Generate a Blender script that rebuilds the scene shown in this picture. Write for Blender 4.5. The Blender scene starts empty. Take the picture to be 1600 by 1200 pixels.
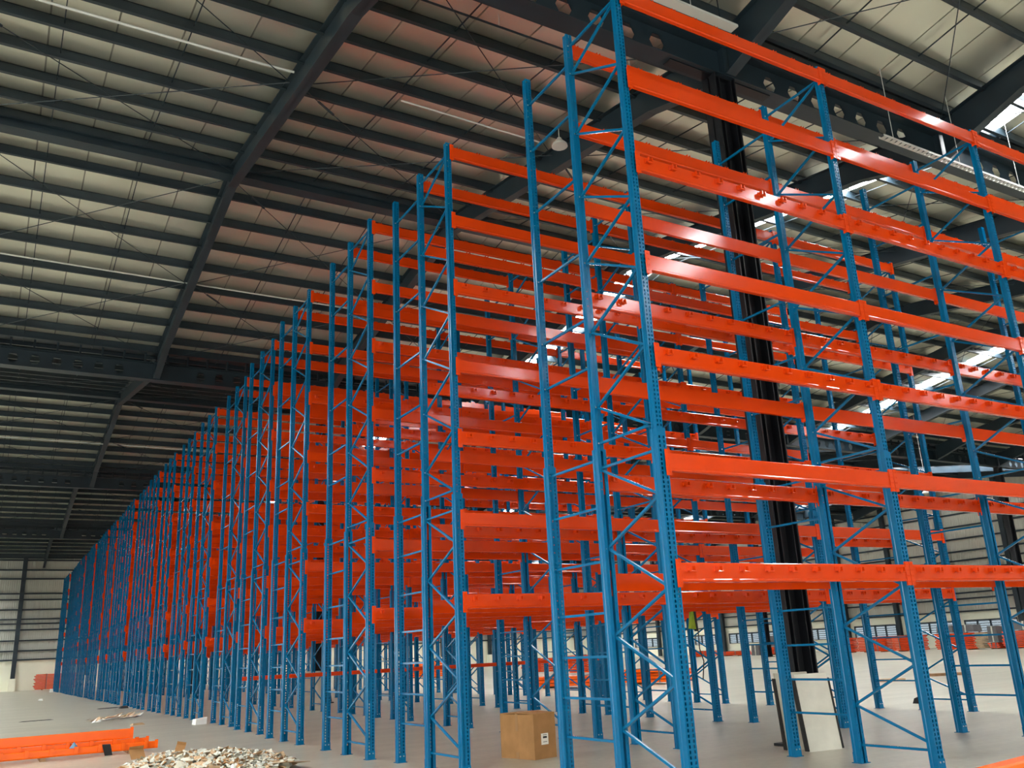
import bpy, math, random
from mathutils import Matrix, Vector

C = bpy.context.scene.collection
sc = bpy.context.scene
random.seed(7)

# ------------------------------------------------------------------ camera
R = ((0.864657407632903, -0.5001878737745898, -0.046686811353987834),
     (0.10724785969746199, 0.2745864924654895, -0.9555627424433276),
     (0.4907804641750336, 0.8212273431178206, 0.29106732365517085))   # rows: right, down, forward
cam = bpy.data.cameras.new('camera')
cam.sensor_width = 36.0
cam.lens = 1365.747 * 36.0 / 1600.0
cam.clip_end = 400
camo = bpy.data.objects.new('camera', cam)
C.objects.link(camo)
camo.matrix_world = Matrix(((R[0][0], -R[1][0], -R[2][0], 0.0),
                            (R[0][1], -R[1][1], -R[2][1], 0.0),
                            (R[0][2], -R[1][2], -R[2][2], 1.6),
                            (0, 0, 0, 1)))
sc.camera = camo

# ------------------------------------------------------------------ world, light, exposure
w = bpy.data.worlds.new('world'); sc.world = w; w.use_nodes = True
w.node_tree.nodes['Background'].inputs[0].default_value = (0.80, 0.92, 1.0, 1)
w.node_tree.nodes['Background'].inputs[1].default_value = 1.0
SKYLIGHT = 62.0                     # radiance of the translucent roof strips
DOORS_LEFT, DOORS_FRONT = 15.0, 11.0                        # daylight through the open loading doors (radiance)
sc.view_settings.view_transform = 'Standard'
sc.view_settings.look = 'None'
sc.view_settings.gamma = 1
sc.view_settings.use_curve_mapping = False
sc.view_settings.exposure = 0.1
try:
    sc.cycles.max_bounces = 8
    sc.cycles.diffuse_bounces = 4
    sc.cycles.glossy_bounces = 3
    sc.cycles.use_denoising = True
    sc.cycles.sample_clamp_indirect = 6.0
except Exception:
    pass

# ------------------------------------------------------------------ materials
def mat(name, col, rough=0.5, metal=0.0, spec=0.5, noise=0.0, scale=3.0, bump=0.0, bscale=40.0, coat=0.0):
    m = bpy.data.materials.new(name); m.use_nodes = True
    nt = m.node_tree; b = nt.nodes['Principled BSDF']
    b.inputs['Base Color'].default_value = (*col, 1)
    b.inputs['Roughness'].default_value = rough
    b.inputs['Metallic'].default_value = metal
    b.inputs['Specular IOR Level'].default_value = spec
    b.inputs['Coat Weight'].default_value = coat
    b.inputs['Coat Roughness'].default_value = 0.08
    if noise or bump:
        tc = nt.nodes.new('ShaderNodeTexCoord')
    if noise:
        n = nt.nodes.new('ShaderNodeTexNoise'); n.inputs['Scale'].default_value = scale; n.inputs['Detail'].default_value = 5
        nt.links.new(tc.outputs['Object'], n.inputs['Vector'])
        r = nt.nodes.new('ShaderNodeValToRGB')
        r.color_ramp.elements[0].position = 0.3; r.color_ramp.elements[1].position = 0.7
        r.color_ramp.elements[0].color = (*[c * (1 - noise) for c in col], 1)
        r.color_ramp.elements[1].color = (*[min(1, c * (1 + noise)) for c in col], 1)
        nt.links.new(n.outputs['Fac'], r.inputs['Fac'])
        nt.links.new(r.outputs['Color'], b.inputs['Base Color'])
    if bump:
        n2 = nt.nodes.new('ShaderNodeTexNoise'); n2.inputs['Scale'].default_value = bscale; n2.inputs['Detail'].default_value = 3
        nt.links.new(tc.outputs['Object'], n2.inputs['Vector'])
        bp = nt.nodes.new('ShaderNodeBump'); bp.inputs['Strength'].default_value = bump; bp.inputs['Distance'].default_value = 0.02
        nt.links.new(n2.outputs['Fac'], bp.inputs['Height'])
        nt.links.new(bp.outputs['Normal'], b.inputs['Normal'])
    return m

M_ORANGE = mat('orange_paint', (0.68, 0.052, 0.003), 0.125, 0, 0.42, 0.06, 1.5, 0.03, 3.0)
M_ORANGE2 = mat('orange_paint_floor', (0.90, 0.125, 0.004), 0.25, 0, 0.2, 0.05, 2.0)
M_BLUE = mat('blue_paint', (0.000, 0.126, 0.285), 0.2, 0, 0.24, 0.08, 2.0)
M_STEEL = mat('dark_steel_paint', (0.014, 0.026, 0.036), 0.45, 0, 0.4, 0.2, 1.2)
M_BLACK = mat('black_column_paint', (0.006, 0.007, 0.010), 0.45, 0, 0.4)
M_ZINC = mat('zinc', (0.62, 0.64, 0.66), 0.3, 0.9)
M_ROOF = mat('foil_insulation', (0.80, 0.79, 0.67), 0.36, 0.8, 0.5, 0.05, 0.7, 0.15, 2.0)
M_ROOFGAP = mat('roof_seam', (0.30, 0.29, 0.24), 0.5)
M_CONDUIT = mat('conduit', (0.62, 0.63, 0.60), 0.35)
M_WALL = mat('painted_wall', (0.88, 0.87, 0.70), 0.7, 0, 0.3, 0.05, 0.3)
M_CARD = mat('cardboard', (0.35, 0.18, 0.07), 0.75, 0, 0.2, 0.12, 5.0, 0.1, 30)
M_CARD2 = mat('cardboard_pale', (0.50, 0.34, 0.20), 0.8, 0, 0.2, 0.15, 5.0)
M_TAPE = mat('tape', (0.30, 0.15, 0.05), 0.4)
M_PAPER = mat('white_paper', (0.80, 0.78, 0.70), 0.7)
M_INK = mat('ink', (0.03, 0.03, 0.03), 0.7)
M_FOAM = mat('white_foam', (0.88, 0.88, 0.84), 0.7)
M_FILM = mat('crumpled_film', (0.58, 0.58, 0.50), 0.25, 0, 0.6, 0.2, 6.0)
M_WOOD = mat('timber', (0.30, 0.17, 0.09), 0.8, 0, 0.2, 0.25, 6.0)
M_WRAP = mat('grey_wrap', (0.11, 0.11, 0.115), 0.5, 0, 0.5, 0.2, 2.0)
M_PANEL = mat('wrapped_panel', (0.80, 0.78, 0.68), 0.25, 0, 0.6, 0.06, 4.0, 0.3, 9.0)
M_PANELG = mat('grey_panel', (0.56, 0.53, 0.44), 0.4, 0, 0.5, 0.08, 4.0, 0.2, 7.0)
M_RUBBER = mat('black_edge', (0.02, 0.02, 0.02), 0.6, 0, 0.3, 0.3, 20)
M_HIVIS = mat('hi_vis_cloth', (0.30, 0.45, 0.03), 0.8)
M_BLUEBAG = mat('blue_bag', (0.10, 0.22, 0.33), 0.5)
M_DARKCLOTH = mat('dark_cloth', (0.015, 0.015, 0.016), 0.8)

def floor_mat():
    m = bpy.data.materials.new('concrete_floor'); m.use_nodes = True
    nt = m.node_tree; b = nt.nodes['Principled BSDF']
    tc = nt.nodes.new('ShaderNodeTexCoord')
    mp = nt.nodes.new('ShaderNodeMapping'); mp.inputs['Scale'].default_value = (0.35, 1.6, 1)
    nt.links.new(tc.outputs['Object'], mp.inputs['Vector'])
    n = nt.nodes.new('ShaderNodeTexNoise'); n.inputs['Scale'].default_value = 0.8; n.inputs['Detail'].default_value = 6
    nt.links.new(mp.outputs['Vector'], n.inputs['Vector'])
    r = nt.nodes.new('ShaderNodeValToRGB')
    r.color_ramp.elements[0].position = 0.32; r.color_ramp.elements[1].position = 0.72
    r.color_ramp.elements[0].color = (0.37, 0.345, 0.262, 1); r.color_ramp.elements[1].color = (0.49, 0.46, 0.355, 1)
    nt.links.new(n.outputs['Fac'], r.inputs['Fac'])
    n3 = nt.nodes.new('ShaderNodeTexNoise'); n3.inputs['Scale'].default_value = 9; n3.inputs['Detail'].default_value = 6
    nt.links.new(tc.outputs['Object'], n3.inputs['Vector'])
    mx = nt.nodes.new('ShaderNodeMix'); mx.data_type = 'RGBA'; mx.blend_type = 'MULTIPLY'; mx.inputs['Factor'].default_value = 0.35
    nt.links.new(r.outputs['Color'], mx.inputs['A']); nt.links.new(n3.outputs['Fac'], mx.inputs['B'])
    nt.links.new(mx.outputs['Result'], b.inputs['Base Color'])
    b.inputs['Roughness'].default_value = 0.33
    b.inputs['Specular IOR Level'].default_value = 0.45
    return m
M_FLOOR = floor_mat()

def ribbed(name, col, axis, freq, rough=0.5):
    m = bpy.data.materials.new(name); m.use_nodes = True
    nt = m.node_tree; b = nt.nodes['Principled BSDF']
    b.inputs['Base Color'].default_value = (*col, 1); b.inputs['Roughness'].default_value = rough
    tc = nt.nodes.new('ShaderNodeTexCoord')
    wv = nt.nodes.new('ShaderNodeTexWave'); wv.bands_direction = axis; wv.inputs['Scale'].default_value = freq
    nt.links.new(tc.outputs['Object'], wv.inputs['Vector'])
    bp = nt.nodes.new('ShaderNodeBump'); bp.inputs['Strength'].default_value = 0.5; bp.inputs['Distance'].default_value = 0.05
    nt.links.new(wv.outputs['Fac'], bp.inputs['Height']); nt.links.new(bp.outputs['Normal'], b.inputs['Normal'])
    return m
M_CLADX = ribbed('wall_cladding_x', (0.46, 0.47, 0.42), 'X', 1.6)
M_CLADY = ribbed('wall_cladding_y', (0.50, 0.49, 0.42), 'Y', 1.6)

def emit(name, col, s):
    m = bpy.data.materials.new(name); m.use_nodes = True
    nt = m.node_tree; b = nt.nodes['Principled BSDF']
    b.inputs['Base Color'].default_value = (0.8, 0.8, 0.8, 1)
    b.inputs['Emission Color'].default_value = (*col, 1); b.inputs['Emission Strength'].default_value = s
    return m
M_SKY = emit('translucent_skylight', (0.95, 0.98, 1.0), SKYLIGHT)

def glass():
    m = bpy.data.materials.new('window_glass'); m.use_nodes = True
    nt = m.node_tree; b = nt.nodes['Principled BSDF']
    b.inputs['Base Color'].default_value = (0.20, 0.30, 0.36, 1); b.inputs['Roughness'].default_value = 0.08
    b.inputs['Alpha'].default_value = 0.55
    return m
M_GLASS = glass()

# ------------------------------------------------------------------ mesh helpers
class MB:
    def __init__(s): s.v = []; s.f = []; s.mi = []; s.m = 0
    def quad(s, a, b, c, d):
        n = len(s.v); s.v += [a, b, c, d]; s.f.append((n, n + 1, n + 2, n + 3)); s.mi.append(s.m)
    def poly(s, pts):
        n = len(s.v); s.v += pts; s.f.append(tuple(range(n, n + len(pts)))); s.mi.append(s.m)
    def hexa(s, p):                                   # 8 corners: bottom 0-3, top 4-7
        n = len(s.v); s.v += [tuple(q) for q in p]
        for f in ((3, 2, 1, 0), (4, 5, 6, 7), (0, 1, 5, 4), (1, 2, 6, 5), (2, 3, 7, 6), (3, 0, 4, 7)):
            s.f.append(tuple(n + i for i in f)); s.mi.append(s.m)
    def box(s, x0, x1, y0, y1, z0, z1):
        s.hexa([(x0, y0, z0), (x1, y0, z0), (x1, y1, z0), (x0, y1, z0), (x0, y0, z1), (x1, y0, z1), (x1, y1, z1), (x0, y1, z1)])
    def bar(s, p, q, w, h, up=(0, 0, 1)):
        p = Vector(p); q = Vector(q); d = (q - p).normalized(); u = Vector(up)
        if abs(d.dot(u)) > 0.98: u = Vector((0, 1, 0))
        a = d.cross(u).normalized() * (w / 2); b = a.cross(d).normalized() * (h / 2)
        s.hexa([p - a - b, p + a - b, q + a - b, q - a - b, p - a + b, p + a + b, q + a + b, q - a + b])
    def tube(s, p, q, r, n=8):
        p = Vector(p); q = Vector(q); d = (q - p).normalized(); u = Vector((0, 0, 1))
        if abs(d.dot(u)) > 0.95: u = Vector((1, 0, 0))
        a = d.cross(u).normalized(); b = a.cross(d)
        k = len(s.v)
        for c in (p, q):
            for i in range(n):
                t = 2 * math.pi * i / n; s.v.append(tuple(c + (a * math.cos(t) + b * math.sin(t)) * r))
        for i in range(n):
            j = (i + 1) % n; s.f.append((k + i, k + j, k + n + j, k + n + i)); s.mi.append(s.m)
        s.f.append(tuple(k + i for i in reversed(range(n)))); s.mi.append(s.m)
        s.f.append(tuple(k + n + i for i in range(n))); s.mi.append(s.m)
    def prism_x(s, prof, x0, x1):                     # profile of (y, z), extruded along x
        n = len(prof); k = len(s.v)
        s.v += [(x0, y, z) for y, z in prof] + [(x1, y, z) for y, z in prof]
        for i in range(n):
            j = (i + 1) % n; s.f.append((k + i, k + n + i, k + n + j, k + j)); s.mi.append(s.m)
        s.f.append(tuple(k + i for i in range(n))); s.mi.append(s.m)
        s.f.append(tuple(k + n + i for i in reversed(range(n)))); s.mi.append(s.m)
    def disc(s, c, r, h, n=20):
        s.tube((c[0], c[1], c[2]), (c[0], c[1], c[2] + h), r, n)
    def mesh(s, name, mats):
        me = bpy.data.meshes.new(name); me.from_pydata(s.v, [], s.f)
        for m in (mats if isinstance(mats, (list, tuple)) else [mats]): me.materials.append(m)
        if any(s.mi): me.polygons.foreach_set('material_index', s.mi)
        me.update(); return me

def ob(name, me, parent=None, loc=None, rot=None):
    o = bpy.data.objects.new(name, me); C.objects.link(o)
    if parent is not None: o.parent = parent
    if loc is not None: o.location = loc
    if rot is not None: o.rotation_euler = rot
    return o
def build(name, mb, m, parent=None, loc=None, rot=None):
    return ob(name, mb.mesh(name, m), parent, loc, rot)
def tag(o, label, cat, group=None):
    o['label'] = label; o['category'] = cat
    if group: o['group'] = group
    return o
def struct(o): o['kind'] = 'structure'; return o
def stuff(o): o['kind'] = 'stuff'; return o
def thing(name, label, cat, loc=(0, 0, 0), rz=0.0, group=None):
    o = ob(name, None, None, loc, (0, 0, rz)); return tag(o, label, cat, group)

# ------------------------------------------------------------------ building: floor and walls
X0, X1, Y0, Y1 = -30.0, 75.0, -13.2, 105.0
b = MB(); b.box(X0 - .3, X1 + .3, Y0 - .3, Y1 + .3, -0.2, 0.0)
struct(build('floor', b, M_FLOOR))

VALLEY = [-13.2, 10.4, 34.25, 57.6, 81.0, 105.0]
ZV, ZR = 13.25, 15.05                                  # roof underside at valley / ridge
def ridge(i): return (VALLEY[i] + VALLEY[i + 1]) / 2
def zroof(y):
    for i in range(5):
        a, c = VALLEY[i], VALLEY[i + 1]
        if a <= y <= c:
            r = (a + c) / 2
            return ZV + (ZR - ZV) * (1 - abs(y - r) / (r - a))
    return ZV

# back wall (Y = 105): masonry base, cladding, girts, columns
wb = ob('wall_back', None); struct(wb)
b = MB(); b.box(X0, X1, Y1, Y1 + .25, 0, 2.9); build('masonry_base', b, M_WALL, wb)
b = MB(); b.box(X0, X1, Y1 + .06, Y1 + .2, 2.9, 13.4); build('cladding', b, M_CLADX, wb)
for z in (2.98, 3.85, 4.85, 5.9, 6.5, 6.95, 7.9, 8.9, 9.5, 11.0, 11.9, 12.9):
    b = MB(); b.box(X0, X1, Y1 - .16, Y1 + .06, z - .07, z + .07); build('girt', b, M_STEEL, wb)
for x in (-24.4, -17.6, -10.8, -4.0, 2.85, 9.6, 16.4, 23.2, 30, 36.8, 43.6, 50.4, 57.2, 64, 70.8):
    b = MB(); b.box(x - .2, x + .2, Y1 - .55, Y1 - .17, 1.2, 13.2); build('wall_column', b, M_STEEL, wb)
    b = MB(); b.box(x - .3, x + .3, Y1 - .62, Y1 - .0, 0, 1.2); build('plinth', b, M_WALL, wb)

# right wall (X = 75): base with window band, cladding, girts, columns
wr = ob('wall_right', None); struct(wr)
WZ0, WZ1, WZ2 = 1.15, 2.28, 2.95
cols_r = [44.0 + 5.93 * k for k in range(-9, 11)]
b = MB(); b.box(X1, X1 + .25, Y0, Y1, 0, WZ0); build('masonry_base', b, M_WALL, wr)
b = MB(); b.box(X1, X1 + .25, Y0, Y1, WZ1, WZ2); build('masonry_band', b, M_WALL, wr)
b = MB(); b.box(X1 + .06, X1 + .2, Y0, Y1, WZ2, 13.0)
for i in range(5):
    b.poly([(X1 + .06, VALLEY[i], 13.0), (X1 + .06, ridge(i), 15.4), (X1 + .06, VALLEY[i + 1], 13.0)])
build('cladding', b, M_CLADY, wr)
for z in (3.02, 4.1, 4.6, 5.5, 6.6, 7.4, 8.2, 9.3, 10.4, 11.5, 12.6):
    b = MB(); b.box(X1 - .14, X1 + .06, Y0, Y1, z - .07, z + .07); build('girt', b, M_STEEL, wr)
wn = 0
for k, y in enumerate(cols_r):
    b = MB(); b.box(X1 - .5, X1 - .15, y - .2, y + .2, 0.0, zroof(min(max(y, Y0), Y1)) - .3); build('wall_column', b, M_STEEL, wr)
    b = MB(); b.box(X1, X1 + .25, y - .55, y + .55, WZ0, WZ1); build('masonry_pier', b, M_WALL, wr)
    if k == len(cols_r) - 1: continue
    ya, yb = y + .55, cols_r[k + 1] - .55
    if yb < 15 or ya > 100: 
        b = MB(); b.box(X1, X1 + .25, ya, yb, WZ0, WZ1); build('masonry_pier', b, M_WALL, wr); continue
    wn += 1
    wo = struct(ob('window_%d' % wn, None, None, (X1, 0, 0)))
    b = MB()
    b.box(-.06, .1, ya, yb, WZ0, WZ0 + .07); b.box(-.06, .1, ya, yb, WZ1 - .12, WZ1)
    n = 4
    for i in range(n + 1):
        yy = ya + (yb - ya) * i / n; b.box(-.06, .1, max(ya, yy - .05), min(yb, yy + .05), WZ0 + .07, WZ1 - .12)
    build('window_frame', b, M_STEEL, wo)
    for i in range(n):
        p, q = ya + (yb - ya) * i / n + .05, ya + (yb - ya) * (i + 1) / n - .05
        for j in range(5):
            z = WZ0 + .1 + j * .2
            b = MB(); b.hexa([(.0, p, z), (.1, p, z + .03), (.1, q, z + .03), (.0, q, z), (.012, p, z + .17), (.112, p, z + .18), (.112, q, z + .18), (.012, q, z + .17)])
            build('louvre_pane', b, M_GLASS, wo)

# left wall and the wall behind the camera, both with open loading doors
wl = ob('wall_left', None); struct(wl)
doorsL = [(-2, 6), (21, 28), (94, 100)]
def wall_with_doors(parent, axis, pos, a0, a1, doors, h, m):
    cur = a0
    for d0, d1 in doors + [(a1, a1)]:
        b = MB()
        if axis == 'Y': b.box(pos - .25, pos, cur, d0, 0, 13.4)
        else: b.box(cur, d0, pos - .25, pos, 0, 13.4)
        build('wall_bay', b, m, parent)
        if d1 > d0:
            b = MB()
            if axis == 'Y': b.box(pos - .25, pos, d0, d1, h, 13.4)
            else: b.box(d0, d1, pos - .25, pos, h, 13.4)
            build('door_head', b, m, parent)
        cur = d1
wall_with_doors(wl, 'Y', X0, Y0, Y1, doorsL, 5.0, M_CLADY)
wf = ob('wall_front', None); struct(wf)
doorsF = [(-16, -8), (-1, 7)]
wall_with_doors(wf, 'X', Y0, X0, X1, doorsF, 5.0, M_CLADX)

def door_light(name, loc, rot, sx, sy, L):
    l = bpy.data.lights.new(name, 'AREA'); l.shape = 'RECTANGLE'; l.size = sx; l.size_y = sy
    l.energy = L * sx * sy * math.pi; l.color = (1.0, 1.0, 0.93)
    o = bpy.data.objects.new(name, l); C.objects.link(o); o.location = loc; o.rotation_euler = rot
for i, (d0, d1) in enumerate(doorsL):
    door_light('door_daylight', (X0 + .02, (d0 + d1) / 2, 2.5), (0, -math.pi / 2, 0), 5.0, d1 - d0, DOORS_LEFT)
for i, (d0, d1) in enumerate(doorsF):
    door_light('door_daylight', ((d0 + d1) / 2, Y0 + .02, 2.5), (math.pi / 2, 0, 0), d1 - d0, 5.0, DOORS_FRONT)

# ------------------------------------------------------------------ roof
ceil = ob('ceiling', None); struct(ceil)
SKYX = [-25.9, -3.1, 19.75, 42.5, 65.3]
SW = 0.95
NP = 9                                                 # purlin bays per slope
slopes = []
for i in range(5):
    r = ridge(i); slopes += [(VALLEY[i], r, i, 0), (r, VALLEY[i + 1], i, 1)]
PW = 1.2
def panel(x0, x1, ya, yb, za, zb, t=0.04):
    b = MB(); b.hexa([(x0, ya, za), (x1, ya, za), (x1, yb, zb), (x0, yb, zb), (x0, ya, za + t), (x1, ya, za + t), (x1, yb, zb + t), (x0, yb, zb + t)])
    return b
def in_sky(x): return any(abs(x - s) < SW / 2 for s in SKYX)
rest = MB(); over = MB()
for (ya, yb, gi, side) in slopes:
    za, zb = zroof(ya), zroof(yb)
    if side == 0: za = ZV; zb = ZR
    else: za = ZR; zb = ZV
    edges = []
    prev = X0 - .3
    for s in SKYX + [X1 + .3 + SW / 2]:
        x = prev; end = s - SW / 2
        n = max(1, round((end - x) / PW))
        for k in range(n):
            edges.append((x + (end - x) * k / n, x + (end - x) * (k + 1) / n))
        prev = s + SW / 2
    for (xa, xb) in edges:
        near = (gi <= 2 and not (gi == 0 and side == 0) and -7 < xa < 23) or (gi in (0, 1) and side == 1 and -7 < xa < 32)
        pb = panel(xa + .018, xb - .018, ya, yb, za, zb)
        if near: build('roof_panel', pb, M_ROOF, ceil)
        else:
            n = len(rest.v); rest.v += pb.v; rest.f += [tuple(q + n for q in f) for f in pb.f]; rest.mi += pb.mi
    # backing sheet, skylight strips left open
    prev = X0 - .3
    for s in SKYX + [X1 + .3 + SW / 2]:
        pb = panel(prev, s - SW / 2, ya, yb, za + .06, zb + .06, .02); n = len(over.v)
        over.v += pb.v; over.f += [tuple(q + n for q in f) for f in pb.f]; over.mi += pb.mi
        prev = s + SW / 2
    for s in SKYX:
        for k in range(NP):
            t0, t1 = (k + .07) / NP, (k + .93) / NP
            q0, q1 = ya + (yb - ya) * t0, ya + (yb - ya) * t1
            z0, z1 = za + (zb - za) * t0, za + (zb - za) * t1
            build('skylight_panel', panel(s - SW / 2, s + SW / 2, q0, q1, z0 + .05, z1 + .05, .02), M_SKY, ceil)
stuff(build('far_roof_panels', rest, M_ROOF, ceil))
build('roof_backing', over, M_ROOFGAP, ceil)

# purlins: one straight Z section per line, running the length of the hall
for (ya, yb, gi, side) in slopes:
    za, zb = (ZV, ZR) if side == 0 else (ZR, ZV)
    for k in range(NP + 1):
        if (side == 0 and k == NP) or (side == 1 and k == 0): t = 0.985 if side == 0 else 0.015
        elif (side == 0 and k == 0): t = 0.04
        elif (side == 1 and k == NP): t = 0.96
        else: t = k / NP
        y = ya + (yb - ya) * t; z = za + (zb - za) * t
        b = MB()
        b.box(X0, X1, y - .012, y + .012, z - .27, z - .005)
        b.box(X0, X1, y - .075, y + .012, z - .282, z - .265)
        b.box(X0, X1, y - .012, y + .075, z - .02, z - .003)
        struct(build('purlin', b, M_STEEL, ceil))

RAFX = [4.6 + 6.8 * k for k in range(-5, 11)]
rod = MB()
for (ya, yb, gi, side) in slopes:
    za, zb = (ZV, ZR) if side == 0 else (ZR, ZV)
    for rx in RAFX:
        for fr in (1 / 3, 2 / 3):
            x = rx + 6.8 * fr
            if x > X1: continue
            rod.bar((x, ya, za - .12), (x, yb, zb - .12), .022, .022)
build('sag_rod', rod, M_STEEL, ceil)
stuff(ceil.children[-1])

# rafters (I sections) with a haunch where they meet the valley girders
for rx in RAFX:
    if rx > X1: continue
    for (ya, yb, gi, side) in slopes:
        if gi > 3 and rx > 30: continue
        za, zb = (ZV, ZR) if side == 0 else (ZR, ZV)
        b = MB()
        def seg(yA, zA, yB, zB, dA, dB):
            b.hexa([(rx - .012, yA, zA - dA), (rx + .012, yA, zA - dA), (rx + .012, yB, zB - dB), (rx - .012, yB, zB - dB),
                    (rx - .012, yA, zA), (rx + .012, yA, zA), (rx + .012, yB, zB), (rx - .012, yB, zB)])
            for (u, v) in ((dA, dB), (0.02, 0.02)):
                b.hexa([(rx - .12, yA, zA - u - .0), (rx + .12, yA, zA - u), (rx + .12, yB, zB - v), (rx - .12, yB, zB - v),
                        (rx - .12, yA, zA - u + .02), (rx + .12, yA, zA - u + .02), (rx + .12, yB, zB - v + .02), (rx - .12, yB, zB - v + .02)])
        top = .22
        ym = ya + (yb - ya) * (.18 if side == 0 else .82); zm = za + (zb - za) * (.18 if side == 0 else .82)
        if side == 0:
            seg(ya + .2, za - top, ym, zm - top, .92, .66); seg(ym, zm - top, yb, zb - top, .66, .6)
        else:
            seg(ya, za - top, ym, zm - top, .6, .66); seg(ym, zm - top, yb - .2, zb - top, .66, .92)
        struct(build('rafter', b, M_STEEL))

# ridge ties and cross-bracing rods
br = MB()
for i in range(5):
    r = ridge(i)
    b = MB(); b.box(X0, X1, r - .14, r + .14, ZR - .5, ZR - .25); b.box(X0, X1, r - .2, r + .2, ZR - .53, ZR - .5); b.box(X0, X1, r - .2, r + .2, ZR - .25, ZR - .22)
    struct(build('ridge_beam', b, M_STEEL))
for (ya, yb, gi, side) in slopes:
    if gi > 3: continue
    za, zb = (ZV, ZR) if side == 0 else (ZR, ZV)
    for rx in RAFX[:-1]:
        if rx < -10 or rx > 46: continue
        for t0, t1 in ((.02, .5), (.5, .98)):
            A = (ya + (yb - ya) * t0, za + (zb - za) * t0 - .42); B = (ya + (yb - ya) * t1, za + (zb - za) * t1 - .42)
            br.tube((rx + .1, A[0], A[1]), (rx + 6.7, B[0], B[1]), .011, 6)
            br.tube((rx + 6.7, A[0], A[1]), (rx + .1, B[0], B[1]), .011, 6)
            br.tube((rx + .1 + .6, A[0] + (B[0] - A[0]) * .09, A[1] + (B[1] - A[1]) * .09), (rx + 1.2, A[0] + (B[0] - A[0]) * .165, A[1] + (B[1] - A[1]) * .165), .03, 6)
stuff(build('bracing_rods', br, M_STEEL, ceil))

# castellated valley girders with gutter on short posts
def girder(y):
    g = struct(ob('valley_girder', None, None, (0, y, 0)))
    zb, zt = 12.1, 12.74
    for rx in RAFX[:-1]:
        xa, xb = rx, rx + 6.8
        if xa > 60: continue
        b = MB()
        x = xa; cs = []
        pitch = .70; n = 7 if (round((rx - 4.6) / 6.8) % 2) else 6
        st = xa + (6.8 - n * pitch) / 2
        hw, hh, zc = .18, .2, (zb + zt) / 2
        for s_ in (-.012, .012):
            def q(x0, x1, z0, z1): b.quad((x0, s_, z0), (x1, s_, z0), (x1, s_, z1), (x0, s_, z1))
            q(xa, st, zb, zt); q(st + n * pitch, xb, zb, zt)
            for k in range(n):
                c0 = st + k * pitch; c1 = c0 + pitch; c = (c0 + c1) / 2
                b.poly([(c0, s_, zb), (c1, s_, zb), (c1, s_, zc), (c + hw, s_, zc), (c + hw * .45, s_, zc - hh), (c - hw * .45, s_, zc - hh), (c - hw, s_, zc), (c0, s_, zc)])
                b.poly([(c0, s_, zc), (c - hw, s_, zc), (c - hw * .45, s_, zc + hh), (c + hw * .45, s_, zc + hh), (c + hw, s_, zc), (c1, s_, zc), (c1, s_, zt), (c0, s_, zt)])
        build('castellated_web', b, M_STEEL, g)
        b = MB(); b.box(xa - .1, xa + .1, -.16, .16, zb, zt); 
        build('stiffener_plate', b, M_STEEL, g)
        for k in range(9):
            b = MB(); b.box(xa + .75 * k + .35, xa + .75 * k + .42, -.04, .04, zt, 13.16); build('gutter_post', b, M_STEEL, g)
    b = MB(); b.box(X0, X1, -.19, .19, zb - .025, zb); build('bottom_flange', b, M_STEEL, g)
    b = MB(); b.box(X0, X1, -.19, .19, zt, zt + .025); build('top_flange', b, M_STEEL, g)
    b = MB(); b.box(X0, X1, -.3, .3, 13.16, 13.18); b.box(X0, X1, -.3, -.27, 13.18, 13.34); b.box(X0, X1, .27, .3, 13.18, 13.34)
    build('valley_gutter', b, M_STEEL, g)
for y in VALLEY[:5]: girder(y if y > 0 else y + .3)

# columns under the girders
def column(x, y):
    c = struct(ob('column', None, None, (x, y, 0)))
    b = MB(); b.box(-.27, .27, -.012, .012, .03, 12.1); b.box(-.27, -.24, -.17, .17, .03, 12.1); b.box(.24, .27, -.17, .17, .03, 12.1)
    build('i_section', b, M_BLACK, c)
    for sx in (-1, 1):
        b = MB(); b.hexa([(sx * .27, -.01, .05), (sx * .5, -.01, .05), (sx * .5, .01, .05), (sx * .27, .01, .05),
                          (sx * .27, -.01, 1.5), (sx * .28, -.01, 1.5), (sx * .28, .01, 1.5), (sx * .27, .01, 1.5)]); build('haunch_plate', b, M_BLACK, c)
    for xx in (-.15, .0, .15):
        b = MB(); b.box(xx - .01, xx + .01, -.17, .17, .05, 12.0) if xx else b.box(-.01, .01, -.1, .1, 0.05, .9); build('web_stiffener', b, M_BLACK, c)
    b = MB(); b.box(-.52, .52, -.2, .2, 0.0, .04); build('base_plate', b, M_BLACK, c)
    b = MB(); b.hexa([(-1.3, -.1, 12.05), (1.3, -.1, 12.05), (1.3, .1, 12.05), (-1.3, .1, 12.05), (-1.3, -.1, 12.1), (1.3, -.1, 12.1), (1.3, .1, 12.1), (-1.3, .1, 12.1)]); build('cap_plate', b, M_BLACK, c)
for y in VALLEY[1:5]:
    for x in (-9.2, 11.25, 59.0): column(x, y)

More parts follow.
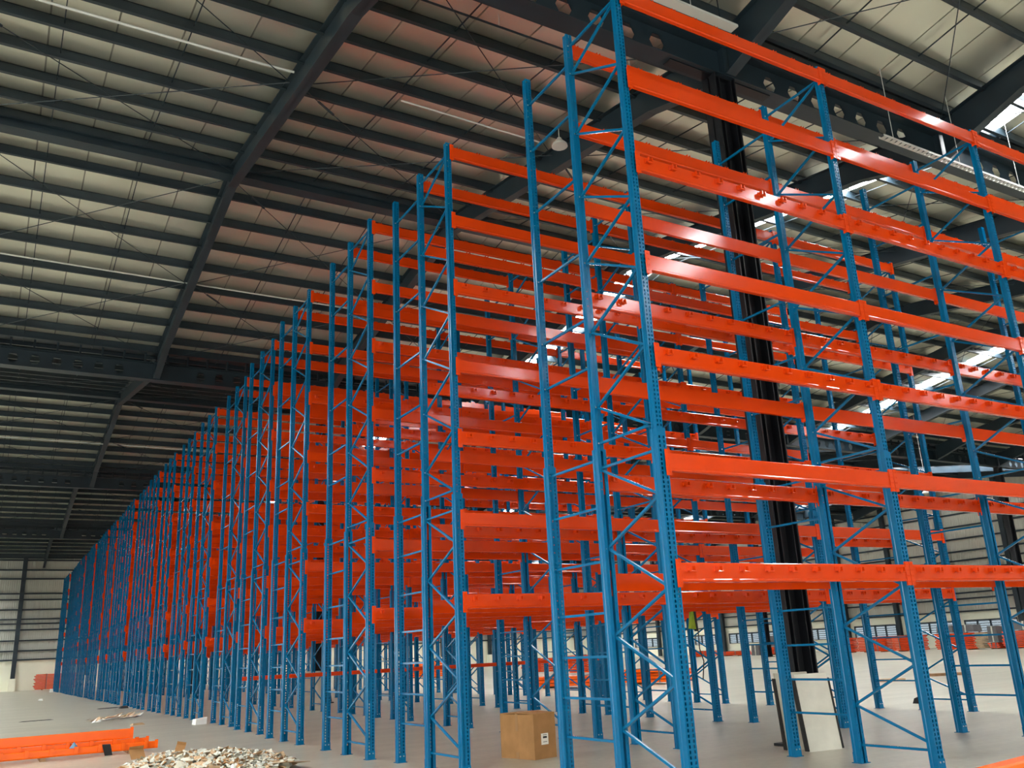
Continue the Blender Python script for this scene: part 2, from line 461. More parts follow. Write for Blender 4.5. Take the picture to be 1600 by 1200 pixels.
# cable tray and conduits under the roof
def tray(xa, xb, y, z, h, solid):
    b = MB(); b.box(xa, xb, y - h - .008, y - h, z, z + .05); b.box(xa, xb, y + h, y + h + .008, z, z + .05)
    n = int((xb - xa) / .147)
    if solid: b.box(xa, xb, y - h, y + h, z, z + .008)
    else:
        for k in range(n): b.box(xa + .02 + k * .147, xa + .12 + k * .147, y - h, y + h, z, z + .008)
    x = xa + .4
    while x < xb:
        b.tube((x, y, z), (x, y, zroof(y) - .2), .007, 5); x += 2.27
    struct(build('cable_tray', b, M_CONDUIT))
tray(5.0, 11.0, 9.6, 12.58, .09, True); tray(14.9, 26.0, 9.6, 11.36, .055, False)
def cable(name, pts, r, m=None):
    b = MB()
    for p, q in zip(pts, pts[1:]): b.tube(p, q, r, 6)
    return struct(build(name, b, m or M_CONDUIT))
cable('conduit', [(-9, 16.1, 13.82), (3.8, 16.1, 13.8), (4.5, 16.1, 13.82)], .028)
cable('conduit', [(7.0, 16.08, 13.86), (7.9, 16.05, 13.83), (9.4, 16.05, 13.80), (10.9, 16.12, 13.84)], .022)
cable('conduit', [(-9, 28.4, 13.85), (4.5, 28.5, 13.83), (11, 28.5, 13.83)], .025)
cable('conduit', [(-9, 52.5, 13.73), (4.5, 52.6, 13.71), (11, 52.6, 13.7)], .035)
cable('conduit', [(-9, 70.6, 14.5), (11, 70.6, 14.5)], .035)
cable('conduit', [(5.2, 12.2, 13.22), (11.0, 12.2, 13.22)], .022, M_STEEL)
for x in (5.6, 7.4, 9.2, 10.6):
    cable('conduit_hanger', [(x, 12.2, 13.22), (x, 12.2, zroof(12.2))], .01)

# ------------------------------------------------------------------ pallet racks
HU = 9.8; ZS = 3.86
LEV = [2.40, 3.58, 4.81, 5.95, 7.27, 8.46, 9.72]       # beam tops
BH = 0.205; BT = 0.052
BAY = 3.80; NK = 4
DF = 1.107; DP = 2.218

def upright_mesh():
    b = MB()
    def section(w, d, z0, z1, pitch, hx, hw, hz):
        # front sheet at y=-d/2 with two columns of slots; sides with a shallow groove; returned back lips
        x = [-w / 2, -hx - hw, -hx + hw, hx - hw, hx + hw, w / 2]; y = -d / 2
        def q(a, c, e, g): b.quad((a, y, e), (c, y, e), (c, y, g), (a, y, g))
        for i in (0, 2, 4): q(x[i], x[i + 1], z0, z1)
        n = int((z1 - z0 - .06) / pitch)
        for i in (1, 3):
            q(x[i], x[i + 1], z0, z0 + .04)
            for k in range(n):
                zz = z0 + .04 + k * pitch
                q(x[i], x[i + 1], zz + hz, zz + pitch)
            q(x[i], x[i + 1], z0 + .04 + n * pitch, z1)
        t = .004
        for s in (-1, 1):
            g = s * (w / 2 - .009)
            path = [(s * w / 2, -d / 2), (s * w / 2, -d * .2), (g, -d * .14), (g, d * .14), (s * w / 2, d * .2), (s * w / 2, d / 2)]
            for (ax, ay), (cx, cy) in zip(path, path[1:]):
                if s > 0: b.quad((ax, ay, z0), (cx, cy, z0), (cx, cy, z1), (ax, ay, z1))
                else: b.quad((cx, cy, z0), (ax, ay, z0), (ax, ay, z1), (cx, cy, z1))
            # returned back lip with a row of small holes
            def lq(u0, u1, e, g): b.quad((s * u0, d / 2, e), (s * u1, d / 2, e), (s * u1, d / 2, g), (s * u0, d / 2, g))
            li = w / 2 - .046; hc = w / 2 - .024
            lq(w / 2, hc + .005, z0, z1); lq(hc - .005, li, z0, z1)
            m2 = int((z1 - z0 - .1) / .1)
            lq(hc + .005, hc - .005, z0, z0 + .06)
            for k in range(m2): lq(hc + .005, hc - .005, z0 + .06 + k * .1 + .014, z0 + .06 + (k + 1) * .1)
            lq(hc + .005, hc - .005, z0 + .06 + m2 * .1, z1)
    section(.096, .085, ZS - .02, HU, .05, .024, .009, .026)
    section(.125, .115, 0.0, ZS, .05, .030, .011, .030)
    # sleeve ring closing the step between the two sections
    b.quad((-.0625, -.0575, ZS), (.0625, -.0575, ZS), (.048, -.0425, ZS), (-.048, -.0425, ZS))
    for s in (-1, 1):
        b.quad((s * .0625, -.0575, ZS), (s * .0625, .0575, ZS), (s * .048, .0425, ZS), (s * .048, -.0425, ZS))
    return b.mesh('upright', M_BLUE)
ME_UP = upright_mesh()
def foot_mesh():
    b = MB(); b.box(-.085, .085, -.08, .08, 0, .008)
    b.box(-.066, .066, -.0625, -.058, .008, .13)
    b.m = 1
    for x in (-.03, .03): b.tube((x, -.0625, .095), (x, -.07, .095), .011, 6)
    return b.mesh('footplate', [M_BLUE, M_ZINC])
ME_FOOT = foot_mesh()
def brace_mesh(p, q, wd=.03):
    b = MB(); b.bar(p, q, .028, wd, (1, 0, 0))
    b.m = 1; P = Vector(p); b.tube(P + Vector((-.02, 0, 0)), P + Vector((-.032, 0, 0)), .009, 6)
    return b
YA, YB = .045, DF - .045
frame_braces = []
zn_u = [9.58, 8.63, 7.68, 6.75, 5.82, 4.86, 3.91]; zm_u = [9.15, 8.2, 7.25, 6.30, 5.35, 4.38]
frame_braces.append(((0, YB, 9.60), (0, YA, 9.60), 'horizontal_brace'))
for i in range(6):
    frame_braces.append(((0, YB, zm_u[i]), (0, YA, zn_u[i]), 'diagonal_brace'))
    frame_braces.append(((0, YB, zm_u[i]), (0, YA, zn_u[i + 1]), 'diagonal_brace'))
frame_braces.append(((0, YB, 3.93), (0, YA, 3.93), 'horizontal_brace'))
frame_braces.append(((0, YB, 3.63), (0, YA, 3.63), 'horizontal_brace'))
zn_l = [3.14, 2.16, 1.21, .30]; zm_l = [3.60, 2.68, 1.70, .71]
for i in range(4):
    frame_braces.append(((0, YB, zm_l[i]), (0, YA, zn_l[i]), 'diagonal_brace'))
    if i < 3: frame_braces.append(((0, YB, zm_l[i + 1]), (0, YA, zn_l[i]), 'diagonal_brace'))
frame_braces.append(((0, YB, .22), (0, YA, .22), 'horizontal_brace'))
SPACERS = [.58, 1.02, 1.48, 1.96, 2.54, 3.17, 3.74, 4.92, 5.56, 6.48, 7.56, 8.56, 9.34]
ME_BR = [(brace_mesh(p, q).mesh(nm, [M_BLUE, M_ZINC]), nm) for p, q, nm in frame_braces]
sp0 = brace_mesh((0, DP - .045, 0), (0, DF + .045, 0)); ME_SP = sp0.mesh('row_spacer', [M_BLUE, M_ZINC])
def merge(mbs):
    o = MB()
    for m, off in mbs:
        n = len(o.v); o.v += [(v[0] + off[0], v[1] + off[1], v[2] + off[2]) for v in [tuple(t) for t in m.v]]
        o.f += [tuple(i + n for i in f) for f in m.f]; o.mi += m.mi
    return o
ME_BRALL = merge([(brace_mesh(p, q), (0, 0, 0)) for p, q, nm in frame_braces]).mesh('frame_bracing', [M_BLUE, M_ZINC])
ME_SPALL = merge([(sp0, (0, 0, z)) for z in SPACERS]).mesh('row_spacers', [M_BLUE, M_ZINC])

# beams: local origin at the left frame line, y=0 at the beam's middle, z=0 at the top
CL = [.19 + i * .38 for i in range(10)]
BX0, BX1 = .056, BAY - .056
def beam_body(b):
    t = BT / 2; c = .009
    b.prism_x([(-t + c, 0), (-t, -c), (-t, -BH + .034), (-t - .006, -BH + .024), (-t - .006, -BH + .010), (-t + .004, -BH), (t, -BH), (t, -.03), (t - .014, -.03), (t - .014, 0)], BX0, BX1)
def connector(b, s):
    x0 = BX0 if s < 0 else BX1
    a, c = (x0 - .052, x0 + .02) if s < 0 else (x0 - .02, x0 + .052)
    b.box(a, c, -BT / 2 - .012, -BT / 2 - .006, -BH - .05, .035)
    e = x0 if s < 0 else x0 - .006
    b.box(e, e + .006, -BT / 2 - .012, BT / 2, -BH - .05, .035)
    for k in range(4):                                  # raised tongues in the slots
        z = .01 - k * .07
        m = (a + c) / 2; b.box(m - .02, m - .008, -BT / 2 - .016, -BT / 2 - .012, z - .02, z); b.box(m + .008, m + .02, -BT / 2 - .016, -BT / 2 - .012, z - .02, z)
def clip(b, x, kind):
    t = BT / 2
    if kind == 'face':
        b.box(x - .045, x + .045, -t - .014, -t, -.095, -.035)
        b.box(x - .036, x - .020, -t - .07, -t - .014, -.085, -.04); b.box(x + .020, x + .036, -t - .07, -t - .014, -.085, -.04)
        b.tube((x - .036, -t - .055, -.096), (x + .036, -t - .055, -.096), .012, 6)
    else:
        b.box(x - .035, x + .035, t - .005, t + .02, -.05, .028)
        b.box(x - .03, x - .02, -.012, t + .012, 0, .03); b.box(x + .02, x + .03, -.012, t + .012, 0, .03)
def mk(fn):
    b = MB(); fn(b); return b
ME_BODY = mk(beam_body).mesh('load_beam', M_ORANGE)
ME_CONL = mk(lambda b: connector(b, -1)).mesh('beam_connector', M_ORANGE)
ME_CONR = mk(lambda b: connector(b, 1)).mesh('beam_connector', M_ORANGE)
ME_CLF = mk(lambda b: clip(b, 0, 'face')).mesh('rail_clip', M_ORANGE)
ME_CLT = mk(lambda b: clip(b, 0, 'top')).mesh('rail_clip', M_ORANGE)
def full_beam(kind, con=True):
    b = MB(); beam_body(b)
    if con: connector(b, -1); connector(b, 1)
    if kind:
        for x in CL: clip(b, x, kind)
    return b.mesh('load_beam', M_ORANGE)
ME_FULL = {k: full_beam(k) for k in ('face', 'top', None)}
ME_NOCON = {k: full_beam(k, False) for k in ('face', 'top', None)}
def beam(parent, x, y, z, kind, detail):
    if detail == 2:
        o = ob('load_beam', ME_BODY, parent, (x, y, z))
        ob('beam_connector', ME_CONL, o); ob('beam_connector', ME_CONR, o)
        if kind:
            for c in CL: ob('rail_clip', ME_CLF if kind == 'face' else ME_CLT, o, (c, 0, 0))
    elif detail == 1:
        o = ob('load_beam', ME_NOCON[kind], parent, (x, y, z))
        ob('beam_connector', ME_CONL, o); ob('beam_connector', ME_CONR, o)
    else:
        o = ob('load_beam', ME_FULL[kind], parent, (x, y, z))
    return o

ROWS = [7.25, 11.53, 14.59, 18.38, 21.91, 25.40, 29.04, 32.62]
DX = [.31, -.01, -.19, -.20, -.06, .09, .02, .04]
ROWS += [32.62 + 3.69 * k for k in range(1, 7)]         # up to the gap at the 57.6 m column line
ROWS += [58.47 + 3.47 * k for k in range(7)]
ROWS += [82.85, 86.35, 89.75]
DX += [random.uniform(-.06, .08) for _ in range(len(ROWS) - 8)]
ORD = ['nearest', 'second', 'third', 'fourth', 'fifth', 'sixth', 'seventh', 'eighth', 'ninth', 'tenth', 'eleventh', 'twelfth', 'thirteenth', 'fourteenth',
       'fifteenth', 'sixteenth', 'seventeenth', 'eighteenth', 'nineteenth', 'twentieth', 'twenty-first', 'twenty-second', 'twenty-third', 'twenty-fourth']
for ri, yn in enumerate(ROWS):
    if ri == 0: lab = 'nearest and tallest-looking blue and orange pallet rack, its beams running off the right edge'
    elif ri == 1: lab = 'second pallet rack from the camera, behind the tallest one, cardboard box at its end'
    elif ri == len(ROWS) - 1: lab = 'farthest blue pallet rack, last of the long line, beside the back wall'
    else: lab = 'tall blue and orange pallet rack, %s from the camera in the long line' % ORD[ri]
    rk = thing('pallet_rack', lab, 'rack', (5.856 + DX[ri], yn, 0), 0, 'pallet racks standing in one long line')
    det = 2 if ri < 2 else (1 if ri < 5 else 0)
    for k in range(NK):
        x = k * BAY
        for j, (yy, fl) in enumerate(((0, 0), (DF, math.pi), (DP, 0))):
            u = ob('upright', ME_UP, rk, (x, yy, 0), (0, 0, fl))
            ob('footplate', ME_FOOT, u)
        if ri < 7:
            for me, nm in ME_BR: ob(nm, me, rk, (x, 0, 0))
            for z in SPACERS: ob('row_spacer', ME_SP, rk, (x, 0, z))
        else:
            stuff(ob('frame_bracing', ME_BRALL, rk, (x, 0, 0))); stuff(ob('row_spacers', ME_SPALL, rk, (x, 0, 0)))
    for k in range(NK - 1):
        for li, z in enumerate(LEV):
            odd = li % 2 == 0
            kn = 'top' if li == 6 else ('face' if odd else None)
            km = 'top' if li in (5, 6) else (None if odd else 'face')
            beam(rk, k * BAY, -.049, z, kn, det)
            if km is None: o = beam(rk, (k + 1) * BAY, DF + .049, z, None, det); o.rotation_euler = (0, 0, math.pi)
            else:
                o = beam(rk, k * BAY, DF + .049, z, km, det)
            # the rear beams sit on the back face of the second upright
    if ri == 4:                                         # thin extra rail on the third posts of this rack
        for k in range(NK - 1):
            b = MB(); b.box(BX0, BX1, -.025, .025, -.05, .05); b.box(BX0, BX1, -.03, .02, -.03, -.015)
            build('guard_rail', b, M_ORANGE, rk, (k * BAY, DP - .084, 1.22))

# ------------------------------------------------------------------ loose things near the racks
# cardboard box
bx = thing('cardboard_box', 'big brown cardboard box with white shipping label standing before the second rack', 'box', (7.40, 12.19, 0))
L, W, H = .75, .47, .66
ang = math.atan2(12.92 - 12.19, 7.2 - 7.37) - math.pi / 2
bx.rotation_euler = (0, 0, ang)
bx.location = (7.37, 12.19, 0)
b = MB(); t = .012
pts = [(0, 0), (W, 0), (W, L), (0, L)]
b.box(0, W, 0, L, 0, H - .02)
o = build('body', b, M_CARD, bx)
b = MB(); b.hexa([(.0, 0, H - .02), (W, 0, H - .02), (W, L / 2 - .004, H - .004), (0, L / 2 - .004, H - .004), (0, 0, H - .008), (W, 0, H - .008), (W, L / 2 - .004, H + .008), (0, L / 2 - .004, H + .008)]); build('flap', b, M_CARD, bx)
b = MB(); b.hexa([(.0, L / 2 + .004, H - .004), (W, L / 2 + .004, H - .004), (W, L, H - .02), (0, L, H - .02), (0, L / 2 + .004, H + .008), (W, L / 2 + .004, H + .008), (W, L, H - .008), (0, L, H - .008)]); build('flap', b, M_CARD, bx)
b = MB(); b.box(-.003, 0, L / 2 - .03, L / 2 + .03, .40, H - .01); b.box(-.003, 0, L / 2 - .03, L / 2 + .03, 0, .09); b.box(0, W, L / 2 - .03, L / 2 + .03, H + .006, H + .010); build('packing_tape', b, M_TAPE, bx)
b = MB(); b.box(.15, .30, -.004, 0, .20, .36); lb = build('shipping_label', b, M_PAPER, bx)
b = MB()
for k, zz in enumerate((.29, .335, .235)): b.box(.185, .27, -.006, -.004, zz, zz + (.03 if k == 0 else .008))
build('printed_lines', b, M_INK, lb)

# wrapped panels leaning on the column
def lean_panel(name, label, x, y, rz, wd, ht, m, tilt):
    t = thing('flat_pack', label, 'panel', (x, y, 0), rz)
    b = MB(); b.hexa([(0, 0, 0), (wd, 0, 0), (wd, .05, 0), (0, .05, 0), (0, tilt, ht), (wd, tilt, ht), (wd, tilt + .05, ht), (0, tilt + .05, ht)]); build('board', b, m, t)
    for xx, nm in ((-.03, 'edge_strip'), (wd, 'edge_strip')):
        b = MB(); b.hexa([(xx, -.01, .01), (xx + .03, -.01, .01), (xx + .03, .06, .01), (xx, .06, .01), (xx, tilt * .93 - .01, ht * .93), (xx + .03, tilt * .93 - .01, ht * .93), (xx + .03, tilt * .93 + .06, ht * .93), (xx, tilt * .93 + .06, ht * .93)]); build(nm, b, M_RUBBER, t)
    return t
lean_panel('wrapped_panel', 'grey film-wrapped flat panel leaning on the black column, left of the white one', 10.36, 9.98, math.radians(-22), .52, 1.08, M_PANELG, .12)
lean_panel('wrapped_panel', 'white film-wrapped flat panel with black edge leaning before the black column', 10.42, 9.62, math.radians(-8), .60, 1.06, M_PANEL, .12)

# beams lying on the floor at the left
def loose_beam(parent, name, x0, x1, y, z, h=.19, t=.06, m=M_ORANGE2, clips=False, gaps=False):
    b = MB(); c = .01
    b.prism_x([(y - t / 2 + c, z + h), (y - t / 2, z + h - c), (y - t / 2, z + .03), (y - t / 2 - .008, z + .02), (y - t / 2, z), (y + t / 2, z), (y + t / 2, z + h)], x0, x1)
    o = build(name, b, m, parent)
    for s, x in ((-1, x0), (1, x1)):
        b = MB(); b.box(x - .03, x + .03, y - t / 2 - .014, y - t / 2 - .008, z - .0, z + h + .03); build('beam_connector', b, m, o)
    if clips:
        x = x1 - .2
        while x > x0:
            b = MB(); b.box(x - .035, x + .035, y - t / 2 - .05, y - t / 2 + .02, z + .02, z + h + .025); build('rail_clip', b, m, o); x -= .42
    return o
def floor_beam(label, x0, x1, y, z, h, clips, rz=0.0):
    t = thing('load_beam', label, 'beam', (x1, y, z), rz, 'loose orange beams on the left floor')
    loose_beam(t, 'beam_body', x0 - x1, 0, 0, 0, h, .06, M_ORANGE2, clips); return t
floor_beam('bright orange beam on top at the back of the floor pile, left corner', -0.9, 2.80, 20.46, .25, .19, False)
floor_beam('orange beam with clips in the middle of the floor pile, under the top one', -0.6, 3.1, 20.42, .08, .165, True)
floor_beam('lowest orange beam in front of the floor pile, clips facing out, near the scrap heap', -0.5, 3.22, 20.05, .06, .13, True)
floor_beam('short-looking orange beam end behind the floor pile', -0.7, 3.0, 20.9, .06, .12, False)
for i, x in enumerate((-.2, 1.2, 2.75)):
    o = ob('timber_bearer', None); C.objects.unlink(o); bpy.data.objects.remove(o)
    b = MB(); b.box(x - .05, x + .05, 19.95, 21.0, 0, .06)
    tag(build('timber_bearer', b, M_WOOD), ['timber bearer under the floor beams, at the left edge', 'timber bearer under the middle of the floor beams', 'timber bearer under the right end of the floor beams'][i], 'timber', 'bearers under the floor beams')
b = MB()
for k in range(5):
    a = k * 1.256; b.poly([(0, 0, .11), (.09 * math.cos(a), .07 * math.sin(a), 0.0), (.09 * math.cos(a + 1.256), .07 * math.sin(a + 1.256), 0)])
tag(build('crumpled_bag', b, M_BLUEBAG, None, (1.72, 20.05, .19)), 'small crumpled blue-grey bag on the front floor beam', 'bag')

b = MB(); b.hexa([(2.28, 20.002, .0), (2.42, 20.002, .0), (2.42, 20.012, .0), (2.28, 20.012, .0), (2.22, 20.0, .2), (2.37, 20.0, .2), (2.37, 20.012, .2), (2.22, 20.012, .2)])
b.box(2.22, 2.37, 20.0, 20.12, .195, .203)
tag(build('dark_cloth', b, M_DARKCLOTH), 'dark grey cloth strip hanging over the front floor beam', 'cloth')
# near beam at the bottom right corner of the view
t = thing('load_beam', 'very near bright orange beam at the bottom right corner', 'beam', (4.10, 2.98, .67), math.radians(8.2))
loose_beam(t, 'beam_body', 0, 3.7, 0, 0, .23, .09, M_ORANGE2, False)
for d, lab in ((.75, 'left'), (3.2, 'right')):
    x, y = 4.10 + d * .99, 2.98 + d * .1426
    tr = thing('trestle', 'dark steel trestle under the %s end of the near orange beam' % lab, 'trestle', (x, y, 0), 0, 'trestles under the near beam')
    for sy in (-1, 1):
        b = MB(); b.bar((0, sy * .28, .0), (0, sy * .04, .63), .045, .045); build('leg', b, M_STEEL, tr)
    b = MB(); b.box(-.05, .05, -.07, .07, .63, .67); build('top_bar', b, M_STEEL, tr)
    b = MB(); b.bar((0, -.17, .28), (0, .17, .28), .03, .03); build('cross_bar', b, M_STEEL, tr)

# scrap heap: crumpled film, paper and cardboard that nobody could count
b = MB(); rnd = random.Random(3)
hx, hy, ra, rb, hz = 3.35, 15.9, 1.3, 2.0, .32
for i in range(4200):
    a = rnd.uniform(0, 2 * math.pi); r = math.sqrt(rnd.random()); px = hx + ra * r * math.cos(a); py = hy + rb * r * math.sin(a)
    top = hz * (1 - r ** 1.6) * (.75 + .45 * math.sin(px * 3.1) * math.cos(py * 2.3))
    pz = max(.02, top * rnd.uniform(.55, 1.0)); s = rnd.uniform(.025, .09) if i % 14 else rnd.uniform(.1, .2)
    u = Vector((rnd.uniform(-1, 1), rnd.uniform(-1, 1), rnd.uniform(-.25, .25))).normalized(); v = u.cross(Vector((rnd.uniform(-.5, .5), rnd.uniform(-.5, .5), 1))).normalized()
    c = Vector((px, py, pz + .02)); b.m = rnd.choices((0, 1, 2, 3), (5, 3, 3, 1.3))[0]
    p = [c + u * s, c + v * s * .8 + Vector((0, 0, .03)), c - u * s * .9, c - v * s * .7 - Vector((0, 0, .02))]
    p = [Vector((q.x, q.y, max(.004, q.z))) for q in p]
    k = len(b.v); b.v += [tuple(q) for q in p] + [tuple(c + Vector((0, 0, .035)))]
    for (i0, i1) in ((0, 1), (1, 2), (2, 3), (3, 0)): b.f.append((k + i0, k + i1, k + 4)); b.mi.append(b.m)
o = build('scrap_heap', b, [M_FILM, mat('scrap_paper', (0.62, 0.57, 0.45), 0.7), M_CARD2, M_CARD]); stuff(o); tag(o, 'heap of crumpled plastic film, paper and torn cardboard on the floor', 'scrap')
def sheet(name, label, cat, x, y, z, lx, ly, rz, m, tilt=(0, 0), th=.006, group=None):
    b = MB(); n = 3
    b.box(-lx / 2, lx / 2, -ly / 2, ly / 2, 0, th); b.hexa([(-lx / 2, ly / 2, 0), (lx / 2, ly / 2, 0), (lx / 2, ly / 2 + .02, .05), (-lx / 2, ly / 2 + .02, .05), (-lx / 2, ly / 2, th), (lx / 2, ly / 2, th), (lx / 2, ly / 2 + .02, .05 + th), (-lx / 2, ly / 2 + .02, .05 + th)])
    o = build(name, b, m, None, (x, y, z), (tilt[0], tilt[1], rz)); return tag(o, label, cat, group)
sheet('cardboard_piece', 'brown folded cardboard piece standing up at the left of the scrap heap', 'cardboard', 2.55, 17.75, .16, .26, .2, .3, M_CARD, (.9, 0))
sheet('cardboard_piece', 'small brown cardboard piece at the top middle of the scrap heap', 'cardboard', 3.3, 17.95, .16, .16, .2, -.3, M_CARD, (.7, .2))
sheet('cardboard_piece', 'dark torn cardboard strips at the right end of the scrap heap', 'cardboard', 4.62, 16.3, .01, .4, .2, .5, M_WOOD, (.25, .2))
sheet('cardboard_piece', 'pale flat cardboard sheet at the near right of the scrap heap', 'cardboard', 4.3, 14.6, .08, .5, .5, .4, M_CARD2, (-.1, .1))
b = MB(); b.hexa([(0, 0, 0), (.34, 0, 0), (.38, .3, 0), (.05, .3, 0), (.03, .02, .15), (.36, .02, .19), (.38, .28, .17), (.06, .28, .14)])
tag(build('foam_block', b, M_FOAM, None, (5.42, 27.4, 0), (0, 0, .3)), 'white foam block on the floor beside a rack foot', 'foam')
# small litter further along the aisle
b = MB(); rnd = random.Random(11)
for i in range(60):
    x = 3.3 + rnd.random() * 1.7; y = 33.6 + (x - 3.3) * 1.4 + rnd.uniform(-1.2, 1.2); s = rnd.uniform(.07, .22); b.m = rnd.choice((0, 1, 1, 2))
    b.quad((x - s, y, .004), (x, y - s * 1.4, .03), (x + s, y, .01 + rnd.random() * .14), (x, y + s, .005))
o = build('litter_patch', b, [M_PAPER, M_CARD2, M_WOOD]); stuff(o); tag(o, 'small patch of torn pale cardboard and paper along the aisle floor', 'scrap')
def small(name, label, cat, x, y, lx, ly, lz, m, rz=0.0):
    b = MB(); b.hexa([(-lx / 2, -ly / 2, 0), (lx / 2, -ly / 2, 0), (lx / 2, ly / 2, 0), (-lx / 2, ly / 2, 0), (-lx * .4, -ly * .4, lz), (lx * .36, -ly * .4, lz * .8), (lx * .4, ly * .4, lz), (-lx * .42, ly * .36, lz * .7)])
    return tag(build(name, b, m, None, (x, y, 0), (0, 0, rz)), label, cat)
small('foam_scrap', 'tiny white foam scrap at the far end foot of the rack line', 'foam', 5.45, 88.5, .3, .4, .28, M_FOAM)
small('foam_scrap', 'tiny white foam scrap alone on the far aisle floor', 'foam', 3.4, 64.0, .25, .5, .1, M_FOAM)
small('foam_scrap', 'flat pale foam scrap on the aisle floor by the left edge', 'foam', 0.6, 52.0, .4, .9, .08, M_FOAM)
small('dark_strip', 'long thin dark packing strip lying across the aisle floor', 'strip', 1.9, 37.0, 1.1, .12, .02, M_RUBBER, .1)
small('dark_strip', 'short dark packing strip near the rack feet', 'strip', 5.0, 44.0, .9, .25, .03, M_RUBBER, .1)
small('timber_offcut', 'small pale timber offcut behind the floor beams', 'timber', 4.2, 29.6, .4, .14, .06, M_CARD2, .3)
small('rag', 'crumpled dark rag at a rack foot along the aisle', 'rag', 5.5, 43.0, .35, .5, .1, M_DARKCLOTH)
small('rag', 'dark crumpled rag on the floor beyond the nearest rack', 'rag', 18.75, 13.75, .3, .3, .16, M_DARKCLOTH)
small('plastic_scrap', 'crumpled clear plastic scrap on the floor by the nearest rack foot', 'plastic', 9.6, 6.8, .22, .2, .05, M_FILM)
small('plastic_scrap', 'flattened clear plastic strip on the floor at lower right', 'plastic', 10.9, 6.7, .5, .12, .03, M_FILM, .4)
b = MB(); b.box(-.52, .52, -.16, .16, 0, .09); o = build('timber_plank', b, M_CARD2, None, (26.5, 20.6, 0), (0, 0, -.6)); tag(o, 'pale brown timber plank on the bright floor behind the racks', 'plank')
b = MB(); b.box(-.6, .6, -.16, .16, 0, .09); o = build('timber_plank', b, M_WOOD, None, (30.1, 20.9, 0), (0, 0, -.5)); tag(o, 'farther brown timber plank on the bright floor, nearer the right edge', 'plank')

# hi-vis jacket hanging from a rack beam, with a lanyard
t = thing('hanging_jacket', 'yellow-green work jacket with black strap hanging under a rack beam', 'jacket', (12.80, 14.53, 0))
b = MB(); b.hexa([(-.09, -.04, 1.86), (.08, -.045, 1.84), (.10, .045, 1.84), (-.09, .04, 1.86), (-.03, -.03, 2.2), (.05, -.03, 2.2), (.05, .03, 2.2), (-.03, .03, 2.2)]); build('jacket_body', b, M_HIVIS, t)
b = MB(); b.hexa([(.05, -.05, 1.8), (.1, -.05, 1.8), (.1, .02, 1.8), (.05, .02, 1.8), (.03, -.05, 2.2), (.08, -.05, 2.2), (.08, .02, 2.2), (.03, .02, 2.2)]); build('harness_strap', b, M_DARKCLOTH, t)
b = MB(); b.tube((.08, -.06, 1.82), (.07, -.06, 1.45), .012, 6); b.tube((.07, -.06, 1.45), (.15, -.06, 1.2), .012, 6); b.tube((.15, -.06, 1.2), (.08, -.06, .85), .012, 6); build('lanyard', b, M_DARKCLOTH, t)

# ------------------------------------------------------------------ bundles of beams stored by the right wall and beyond the racks
def bundle(label, x, y, rz, ln, layers, depth, m, group, pale=False):
    t = thing('beam_bundle', label, 'bundle', (x, y, 0), rz, group)
    for i in range(2):
        b = MB(); b.box(-depth / 2, depth / 2, (-.3 + .6 * i) * ln - .05, (-.3 + .6 * i) * ln + .05, 0, .08); build('timber_bearer', b, M_WOOD, t)
    hgt = .105
    for l in range(layers):
        off = ((l * 7) % 5 - 2) * .015
        b = MB(); z = .08 + l * (hgt + .026)
        b.box(-depth / 2 + off, depth / 2 + off, -ln / 2 + off * 3, ln / 2 + off * 3, z, z + hgt)
        o = build('beam_layer', b, m, t)
        if pale:
            b = MB(); b.box(-depth / 2 + off - .02, depth / 2 + off + .02, -ln / 2 + off * 3 - .6, -ln / 2 + off * 3, z + .01, z + hgt - .01); build('padding', b, M_CARD2, o)
    for i in range(2):
        b = MB(); yy = (-.2 + .42 * i) * ln; b.box(-depth / 2 - .04, depth / 2 + .04, yy - .03, yy + .03, .07, .08 + layers * (hgt + .026) + .01); build('strap', b, M_WRAP, t)
    return t, .08 + layers * (hgt + .026)
def pack(label, x, y, z, lx, ly, lz, group):
    t = thing('wrapped_pack', label, 'pack', (x, y, z), 0, group)
    b = MB(); b.hexa([(-lx / 2, -ly / 2, 0), (lx / 2, -ly / 2, 0), (lx / 2, ly / 2, 0), (-lx / 2, ly / 2, 0), (-lx / 2 + .05, -ly / 2 + .06, lz), (lx / 2 - .05, -ly / 2 + .04, lz * .97), (lx / 2 - .05, ly / 2 - .08, lz), (-lx / 2 + .05, ly / 2 - .05, lz)]); build('wrapped_body', b, M_WRAP, t)
    b = MB(); b.box(-lx / 2 - .01, lx / 2 + .01, -.05, .05, -.0, lz + .01); build('strap', b, M_FILM, t)
G1 = 'orange beam bundles by the right wall'; G2 = 'grey wrapped packs on the beam bundles'
bundle('red-orange beam bundle by the right wall, at the right edge of the view', 66, 38.5, 0, 3.6, 9, 1.2, M_ORANGE, G1)
bundle('large red-orange beam bundle with pale padded ends by the right wall windows', 66, 44.15, 0, 3.4, 9, 1.2, M_ORANGE, G1, True)
bundle('low red beam bundle beneath a grey pack, right of the padded bundle', 66, 41.05, 0, .8, 3, 1.2, M_ORANGE, G1)
bundle('red-orange strapped beam bundle left of the padded one by the windows', 66, 48.6, 0, 2.5, 9, 1.2, M_ORANGE, G1)
bundle('tall red-orange beam bundle partly hidden by rack uprights near the black column', 66, 51.9, 0, 2.8, 9, 1.2, M_ORANGE, G1)
bundle('short red beam bundle just right of the black column', 66, 55.1, 0, 1.6, 9, 1.2, M_ORANGE, G1)
bundle('low red beam bundle left of the black column under the white wall', 66, 69.0, 0, 3.4, 3, 1.2, M_ORANGE, G1)
bundle('flat red beam bundle further along the white wall behind the third rack', 66, 73.6, 0, 3.2, 4, 1.2, M_ORANGE, G1)
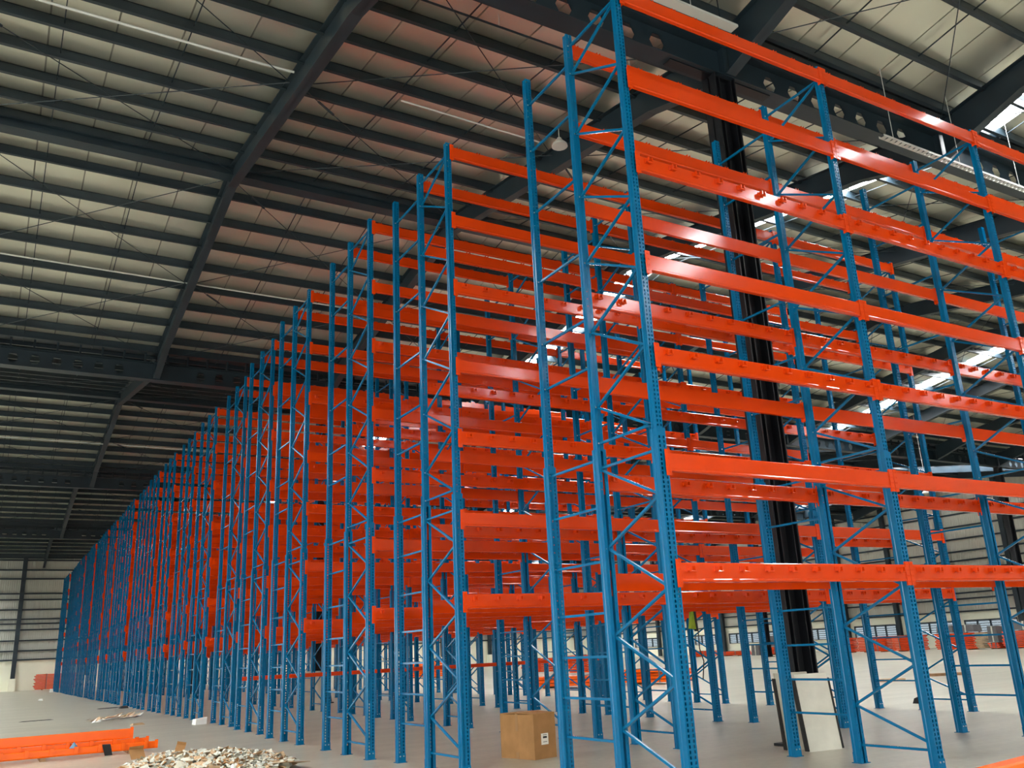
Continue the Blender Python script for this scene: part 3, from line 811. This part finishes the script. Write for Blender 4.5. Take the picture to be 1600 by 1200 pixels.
bundle('red-orange beam bundle between two uprights left of the black column', 66, 63.4, 0, 1.9, 5, 1.2, M_ORANGE, G1)
pack('grey wrapped pack on the padded beam bundle, right one of two', 66, 43.15, 1.29, 1.1, 1.35, .55, G2)
pack('grey wrapped pack on the padded beam bundle, left one of two', 66, 44.95, 1.29, 1.1, 1.4, .55, G2)
pack('grey wrapped pack standing on the low red bundle', 66, 41.05, .50, 1.1, .8, 1.15, G2)
pack('grey wrapped pack on the beam bundle at the right edge', 66, 38.6, 1.29, 1.1, 2.4, .6, G2)
pack('dark grey wrapped pack on the floor beside the low bundle left of the column', 66, 65.6, 0.0, 1.1, 1.1, .95, G2)
pack('grey wrapped pack on the bundle between uprights left of the column', 66, 63.6, .77, 1.1, 1.6, 1.0, G2)
# beyond the far ends of the racks
G3 = 'orange bundles beyond the rack ends'
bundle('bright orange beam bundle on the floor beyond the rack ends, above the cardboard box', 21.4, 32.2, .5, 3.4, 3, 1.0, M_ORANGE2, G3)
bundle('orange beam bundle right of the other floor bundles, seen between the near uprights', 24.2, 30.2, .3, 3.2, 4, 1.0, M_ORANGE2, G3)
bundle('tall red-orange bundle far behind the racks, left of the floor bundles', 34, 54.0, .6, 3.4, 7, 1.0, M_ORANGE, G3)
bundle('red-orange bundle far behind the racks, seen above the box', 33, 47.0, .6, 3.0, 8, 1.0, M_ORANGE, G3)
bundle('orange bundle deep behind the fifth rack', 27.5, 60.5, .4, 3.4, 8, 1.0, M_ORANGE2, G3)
# red stack by the back wall
t, _ = bundle('red-orange beam stack against the back wall, left of the rack line', 6.6, 103.2, math.pi / 2, 3.7, 11, 1.1, M_ORANGE, None)
for y, lab in ((33.55, 'by the column of the eighth rack'), ):
    lean_panel('wrapped_panel', 'pale grey flat panel standing deep between the racks, %s' % lab, 10.3, 33.2, 0, .7, 1.2, M_PANELG, .12)

# pendant lamp discs under the roof
def pendant(label, x, y, z, r):
    t = thing('pendant_lamp', label, 'lamp', (x, y, z))
    b = MB(); n = 20
    k = len(b.v)
    for rr, zz in ((r, 0), (r * .96, .05), (r * .45, .16), (.05, .24)):
        for i in range(n): a = 2 * math.pi * i / n; b.v.append((rr * math.cos(a), rr * math.sin(a), zz))
    for q in range(3):
        for i in range(n): j = (i + 1) % n; b.f.append((k + q * n + i, k + q * n + j, k + (q + 1) * n + j, k + (q + 1) * n + i)); b.mi.append(0)
    b.f.append(tuple(k + i for i in reversed(range(n)))); b.mi.append(0)
    build('lamp_shade', b, M_CONDUIT, t)
    b = MB(); b.tube((0, 0, .24), (0, 0, zroof(y) - z + .03), .01, 6); build('hanging_rod', b, M_CONDUIT, t)
pendant('pale round pendant lamp hanging under the roof between the two nearest racks', 11.0, 15.55, 13.45, .2)
pendant('small white pendant lamp seen far off below an orange beam at the right', 45.2, 30.5, 9.0, .3)
